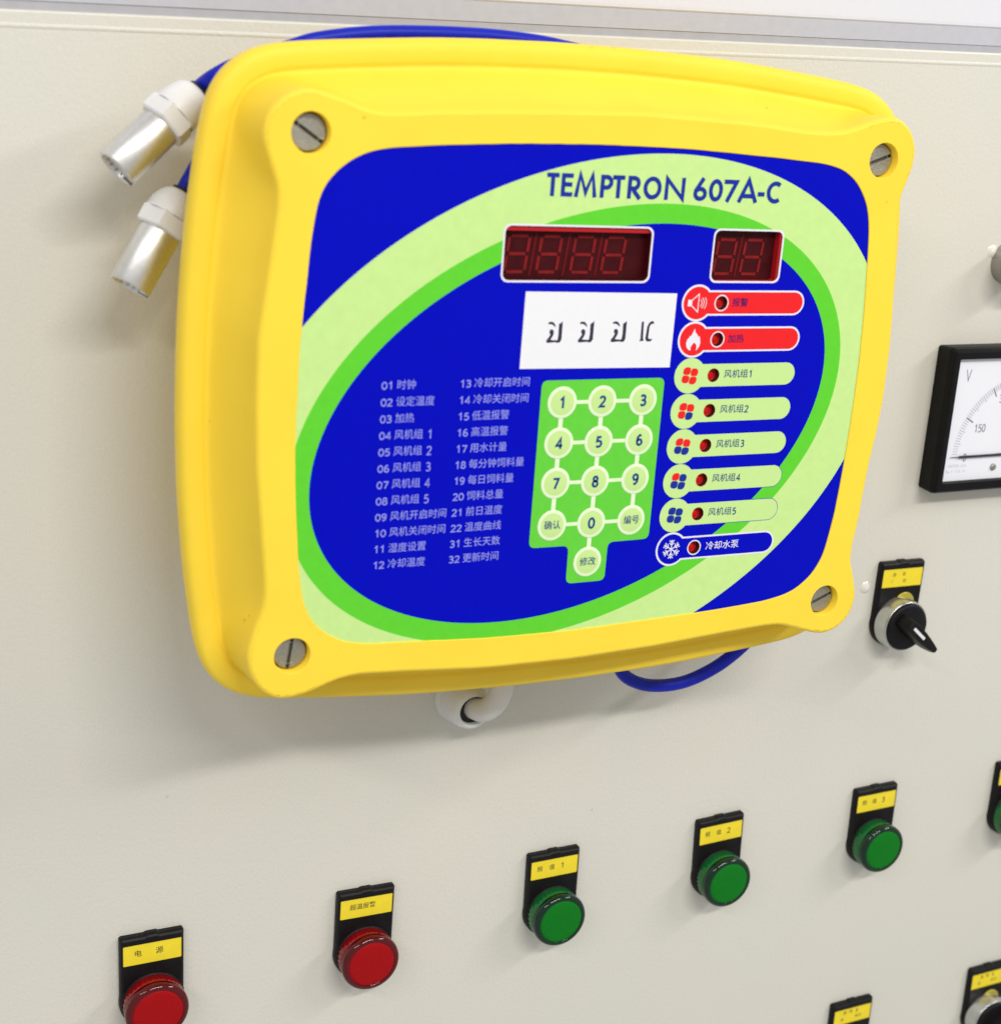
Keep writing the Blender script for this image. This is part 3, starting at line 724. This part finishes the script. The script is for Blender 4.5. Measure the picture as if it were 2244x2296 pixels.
# wall gland with grey conduit bending up behind the controller
t = empty('conduit_gland', (149.3, 0, 102.0), 'pale round wall gland with black seal under the yellow controller', 'cable gland')
mb = MB()
mb.lathe([(0, 12.6), (1.5, 12.6), (2.2, 12.0), (4.0, 11.6), (12, 10.8), (16.0, 9.6), (17.6, 8.4), (18.0, 7.4), (17.0, 6.9), (10, 6.8)], (0, 0, 0), n=48, cap1=False)
mb.build('gland_body', NYLON_G, t)
mb = MB(); mb.lathe([(15.0, 6.85), (15.01, 0.02)], (0, 0, 0), n=40, cap1=False); mb.build('rubber_seal', RUBBER, t)
cable('grey_conduit', [(150.2, -11, 102.3), (150.9, -16.5, 102.4), (152.8, -22.0, 104.0), (155.6, -25.6, 108.2), (158.0, -27, 114.5), (159.2, -27.2, 122), (159.5, -27, 131), (159.5, -27, 145)],
      5.4, HOSE, 'short grey conduit curving up out of the wall gland behind the controller', 'conduit')

# ================================================================== PILOT LAMPS, SWITCHES
def plate_outline():
    # 29 wide legend plate, rounded foot, faint raised tab on the top edge; origin = label centre
    W = 14.6; top = 8.9; zc = -25.1
    P = [(-W, top-.5), (-W+.5, top)][::-1]
    out = [(W, top-.8), (W-.8, top), (3.4, top), (2.2, top+.55), (-2.2, top+.55), (-3.4, top), (-W+.8, top), (-W, top-.8)]
    out += [(-W, zc+3)] + arc(0, zc, 14.9, 172, 368, 26) + [(W, zc+3)]
    return out
PO = plate_outline()
def make_plate(parent, hollow=False):
    mb = MB()
    R = [ring(PO, 0.0), ring(PO, -2.2), ring(offset(PO, .5), -3.4), ring(offset(PO, 1.3), -4.0)]
    mb.rings(R, False)
    lab = rrect(-13.3, -5.2, 13.3, 5.2, .5, 3)
    mb.flat(offset(PO, 1.3), [lab], -4.0)
    mb.rings([ring(lab, -4.0), ring(lab, -3.6)], False)
    return mb.build('legend_plate', BLACK, parent)
def make_label(parent, texts):
    mb = MB(); mb.flat(rrect(-13.25, -5.15, 13.25, 5.15, .5, 3), (), -3.7)
    for (s, x, z, size, bold) in texts:
        if s.isdigit(): numeral(mb, s, x-.3*size*.8, z, size*.78, size*.8, .5, -3.74, 1)
        else: text_mesh(s, size, x, z, -3.74, 1.0, min(bold, .006), align='CENTER', mb=mb, mi=1)
    return mb.build('yellow_label', [LABEL_Y, INK], parent)
def lamp(x, z, rot, texts, col, label, group='pilot lamps in a row on the cabinet door'):
    t = empty('pilot_lamp', (x, 0, z), label, 'pilot lamp', rot, group)
    make_plate(t); make_label(t, texts)
    F, Sd, Rm = (GREEN_F, GREEN_S, GREEN_R) if col == 'g' else (RED_F, RED_S, RED_R)
    c = (0, 0, -25.1)
    mb = MB(); mb.lathe([(3.9, 14.5), (4.3, 14.4), (4.6, 14.1), (4.9, 13.6)], c, n=56, cap1=True)
    mb.build('bezel', BLACK, t)
    mb = MB()
    # moulded ribs run round the translucent collar
    RR_ = []
    for d_, r_, k_ in ((4.4, 13.7, 0), (5.2, 13.9, .16), (8.6, 14.0, .16), (9.4, 14.05, 0), (9.9, 13.75, 0), (10.5, 13.8, 0), (10.9, 14.25, 0), (11.5, 14.45, 0)):
        RR_.append([(sin(2*pi*i/144)*(r_ + k_*(1 if (i//2) % 2 else -1)), -d_, -25.1 + cos(2*pi*i/144)*(r_ + k_*(1 if (i//2) % 2 else -1))) for i in range(144)])
    mb.rings(RR_, True)
    mb.build('lens_collar', Sd, t)
    mb = MB()
    mb.lathe([(11.4, 14.3), (11.8, 14.5), (12.8, 14.5), (13.6, 14.35), (14.3, 13.95), (14.85, 13.35), (15.15, 12.6), (15.2, 12.0), (14.9, 11.65)], c, n=64, cap1=False)
    mb.build('lens_rim', Rm, t)
    mb = MB()
    mb.lathe([(14.6, 11.75), (15.0, 11.3), (15.25, 10.2), (15.4, 6.0), (15.45, .02)], c, n=64, cap1=False)
    mb.build('lens_face', F, t)
    return t
PS = [(-0.45, -0.35, .022, 'r', [("电", -6.6, .3, 3.6, .01), ("源", 3.2, .3, 3.6, .03)], 'red pilot lamp at the bottom left corner, its label showing two spaced characters'),
      (102.6, .15, .036, 'r', [("超温报警", -1.9, .5, 3.3, .02)], 'red pilot lamp with a label of four crowded characters, right of the other red one'),
      (204.1, .25, .012, 'g', [("照", -8.3, .3, 3.2, .03), ("值", -1.4, .3, 3.2, .03), ("1", 4.6, .4, 3.6, .01)], 'leftmost green pilot lamp, directly right of the two red lamps'),
      (304.2, .4, -.014, 'g', [("照", -8.3, .3, 3.2, .03), ("值", -1.4, .3, 3.2, .03), ("2", 4.9, .4, 4.2, .01)], 'middle green pilot lamp, below the right end of the hanging blue cable loop'),
      (407.8, -.4, .006, 'g', [("照", -8.3, .3, 3.2, .03), ("值", -1.4, .3, 3.2, .03), ("3", 4.9, .4, 4.0, .02)], 'green pilot lamp standing above the switch plate cut by the bottom edge'),
      (511.2, -1.8, .012, 'g', [("照", -8.3, .3, 3.2, .03), ("值", -1.4, .3, 3.2, .03), ("4", 4.9, .4, 4.0, .02)], 'green pilot lamp cut off by the right edge of the photo')]
for x, z, r, c, tx, lab in PS: lamp(x, z, r, tx, c, lab)

def selector(x, z, rot, texts, ang, label):
    t = empty('selector_switch', (x, 0, z), label, 'selector switch', rot, 'selector switches on the cabinet door')
    make_plate(t); make_label(t, texts)
    c = (0, 0, -25.1)
    mb = MB(); mb.lathe([(3.9, 14.4), (4.5, 14.6), (5.0, 14.4), (11.2, 14.2), (12.2, 13.9), (12.6, 13.5), (12.4, 13.1), (11.5, 13.0)], c, n=64, cap1=False)
    mb.build('metal_ring', RING_M, t)
    mb = MB()
    mb.lathe([(11.4, 13.05), (13.2, 13.0), (13.9, 12.6), (14.2, 11.9), (14.2, .02)], c, n=56, cap1=False)
    mb.build('knob_disc', BLACK, t)
    # lever: long tapered ridge standing on the disc
    a = radians(ang); d = Vector((cos(a), sin(a))); n_ = Vector((-d.y, d.x)); C = Vector((0, -25.1))
    O = []
    for s_, w_ in ((-9.5, 2.6), (-8.6, 3.6), (-4, 4.2), (4, 4.2), (12, 3.3), (17.2, 2.4), (18.3, 1.2)): O.append(C+d*s_+n_*w_)
    O += [C+d*s_-n_*w_ for s_, w_ in ((18.3, 1.2), (17.2, 2.4), (12, 3.3), (4, 4.2), (-4, 4.2), (-8.6, 3.6), (-9.5, 2.6))]
    O = [(p.x, p.y) for p in O][::-1]
    mb = MB()
    R = [ring(O, -14.0), ring(offset(O, .3), -20.0), ring(offset(O, .9), -23.4), ring(offset(O, 1.1), -23.8)]
    # taper towards the tip
    mb.rings(R, True); mb.flat([(p[0], p[2]) for p in R[-1]], (), -23.8)
    mb.build('lever', BLACK, t)
    mb = MB(); P = [C-d*5.6+n_*.8, C-d*5.6-n_*.8, C+d*5.0-n_*.8, C+d*5.0+n_*.8]
    mb.flat(rpoly([(p.x, p.y) for p in P], .5, 3), (), -23.86)
    mb.build('pointer_line', WHITEM, t)
    mb = MB(); mb.lathe([(4.2, 6.5), (4.8, 6.5), (5.0, 6.0)], (3.0, 0, -14.8), n=24)
    mb.build('detent_mark', YREF, t)
    return t
selector(406.0, 134.4, .036, [("手", -5.5, 1.6, 2.6, .02), ("自", .9, 1.9, 2.4, .03), ("/", -6.6, -2.0, 3.0, .0), ("动", 1.6, -1.9, 2.4, .0)], -40,
         'black lever selector switch alone beside the lower right corner of the controller')
selector(410.2, -142.0, .006, [("照", -5.6, 2.3, 2.4, .02), ("明", -1.4, 2.5, 2.4, .03), ("2", 3.0, 2.6, 2.6, .01), ("手", -7.2, -2.2, 2.6, .02), ("自动", 4.2, -1.4, 2.4, .0)], -40,
         'black switch plate cut by the bottom edge, only its yellow label visible')
selector(514.6, -143.3, .006, [("照", -5.6, 2.3, 2.4, .02), ("明", -1.4, 2.5, 2.4, .03), ("3", 3.0, 2.6, 2.6, .01), ("手", -7.2, -2.2, 2.6, .02), ("自动", 4.2, -1.4, 2.4, .0)], 35,
         'black knob selector switch in the bottom right corner of the photo')

# ================================================================== VOLTMETER
mx, mz, mr = 412.9, 221.9, .024
t = empty('voltmeter', (mx, 0, mz), 'square black analog voltmeter with white dial at the right edge', 'voltmeter', mr)
MO = rrect(0, -38.4, 80, 38.4, 1.6, 4); MI = rrect(4.0, -33.2, 74.4, 33.2, .8, 3)
mb = MB()
mb.rings([ring(MO, 0), ring(offset(MO, -.6), -9.5), ring(MO, -12.0), ring(offset(MO, 1.0), -13.2), ring(offset(MO, 1.8), -13.4)], False)
mb.flat(offset(MO, 1.8), [MI], -13.4)
mb.rings([ring(MI, -13.4), ring(offset(MI, .5), -10.6)], False)
mb.build('case', BLACKM, t)
mb = MB(); mb.flat(MI, (), -10.7); dial = mb.build('dial', METERF, t)
mb = MB(); PX, PZ, RR = 52.5, -19.5, 42.5
yy = -10.75
fine = []; bold = []
for k in range(0, 46):
    a = radians(180 - k*2.0); big = k % 15 == 0; mid = k % 5 == 0
    r0 = RR - (6.0 if big else 4.4 if mid else 3.4); r1 = RR if not big else RR - .5
    (bold if big else fine).append([(PX+r0*cos(a), PZ+r0*sin(a)), (PX+r1*cos(a), PZ+r1*sin(a))])
strokes(mb, fine, .42, yy, 1)
strokes(mb, bold[1:], .75, yy-.01, 0)
for s_, nx, nz in (("0", 17.8, -20.2), ("150", 22.6, -4.6), ("300", 36.6, 11.0), ("450", 54.5, 11.0)):
    numeral(mb, s_, nx, nz, 4.3, 3.5, .5, yy-.02, 0, .74)
text_mesh("V", 10.0, 13.2, 23.6, yy, .62, -.01, align='CENTER', mb=mb, mi=0)
text_mesh("- GB/T7676 - 2.5 A", 2.1, 7.6, -24.6, yy, .8, 0, mb=mb, mi=1)
text_mesh("No.  4 - 11 25   16", 2.1, 7.6, -27.6, yy, .8, 0, mb=mb, mi=1)
mb.build('dial_print', [TICK, TICKL], dial)
mb = MB(); mb.add([(8.2, -11.6, PZ-.15), (PX, -11.6, PZ-.9), (PX, -11.6, PZ+.9), (8.2, -11.6, PZ+.15)], [(0, 1, 2, 3)])
mb.box(14, PX, -12.0, -11.7, PZ-.65, PZ+.65)
mb.build('needle', NEEDLE, dial)
mb = MB(); mb.lathe([(10.6, 1.9), (11.4, 1.8), (11.7, 1.3)], (39.4, 0, -26.4), n=24); mb.build('adjusting_screw', STEEL, dial)

# ================================================================== BRIGHT METAL KNOB AT THE RIGHT EDGE, BUMPS ADDED TO CATCH GLINTS
for k, (bx, bz) in enumerate(((441.1, 308.0), (384.9, 129.7))):  # small domes added where the door should glint
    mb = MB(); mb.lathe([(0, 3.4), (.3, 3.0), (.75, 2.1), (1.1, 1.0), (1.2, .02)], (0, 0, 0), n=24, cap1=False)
    o = mb.build('glint_bump', GLINT_M, None, (bx, 0, bz))
    tag(o, ('tiny glossy bump, added for its glint, on the door beside the grey metal button', 'tiny glossy bump, added for its glint, between controller corner and lever switch')[k], 'added glint bump')
t = empty('metal_push_button', (452, 0, 302), 'round grey metal button cut off by the right edge above the voltmeter', 'push button')
mb = MB(); mb.lathe([(0, 11.0), (9, 11.0), (11, 11.2), (13.5, 12.2), (17.5, 12.2), (18.6, 11.6), (19.0, 10.4)], (0, 0, 0), n=48)
mb.build('metal_cap', KNOBM, t)
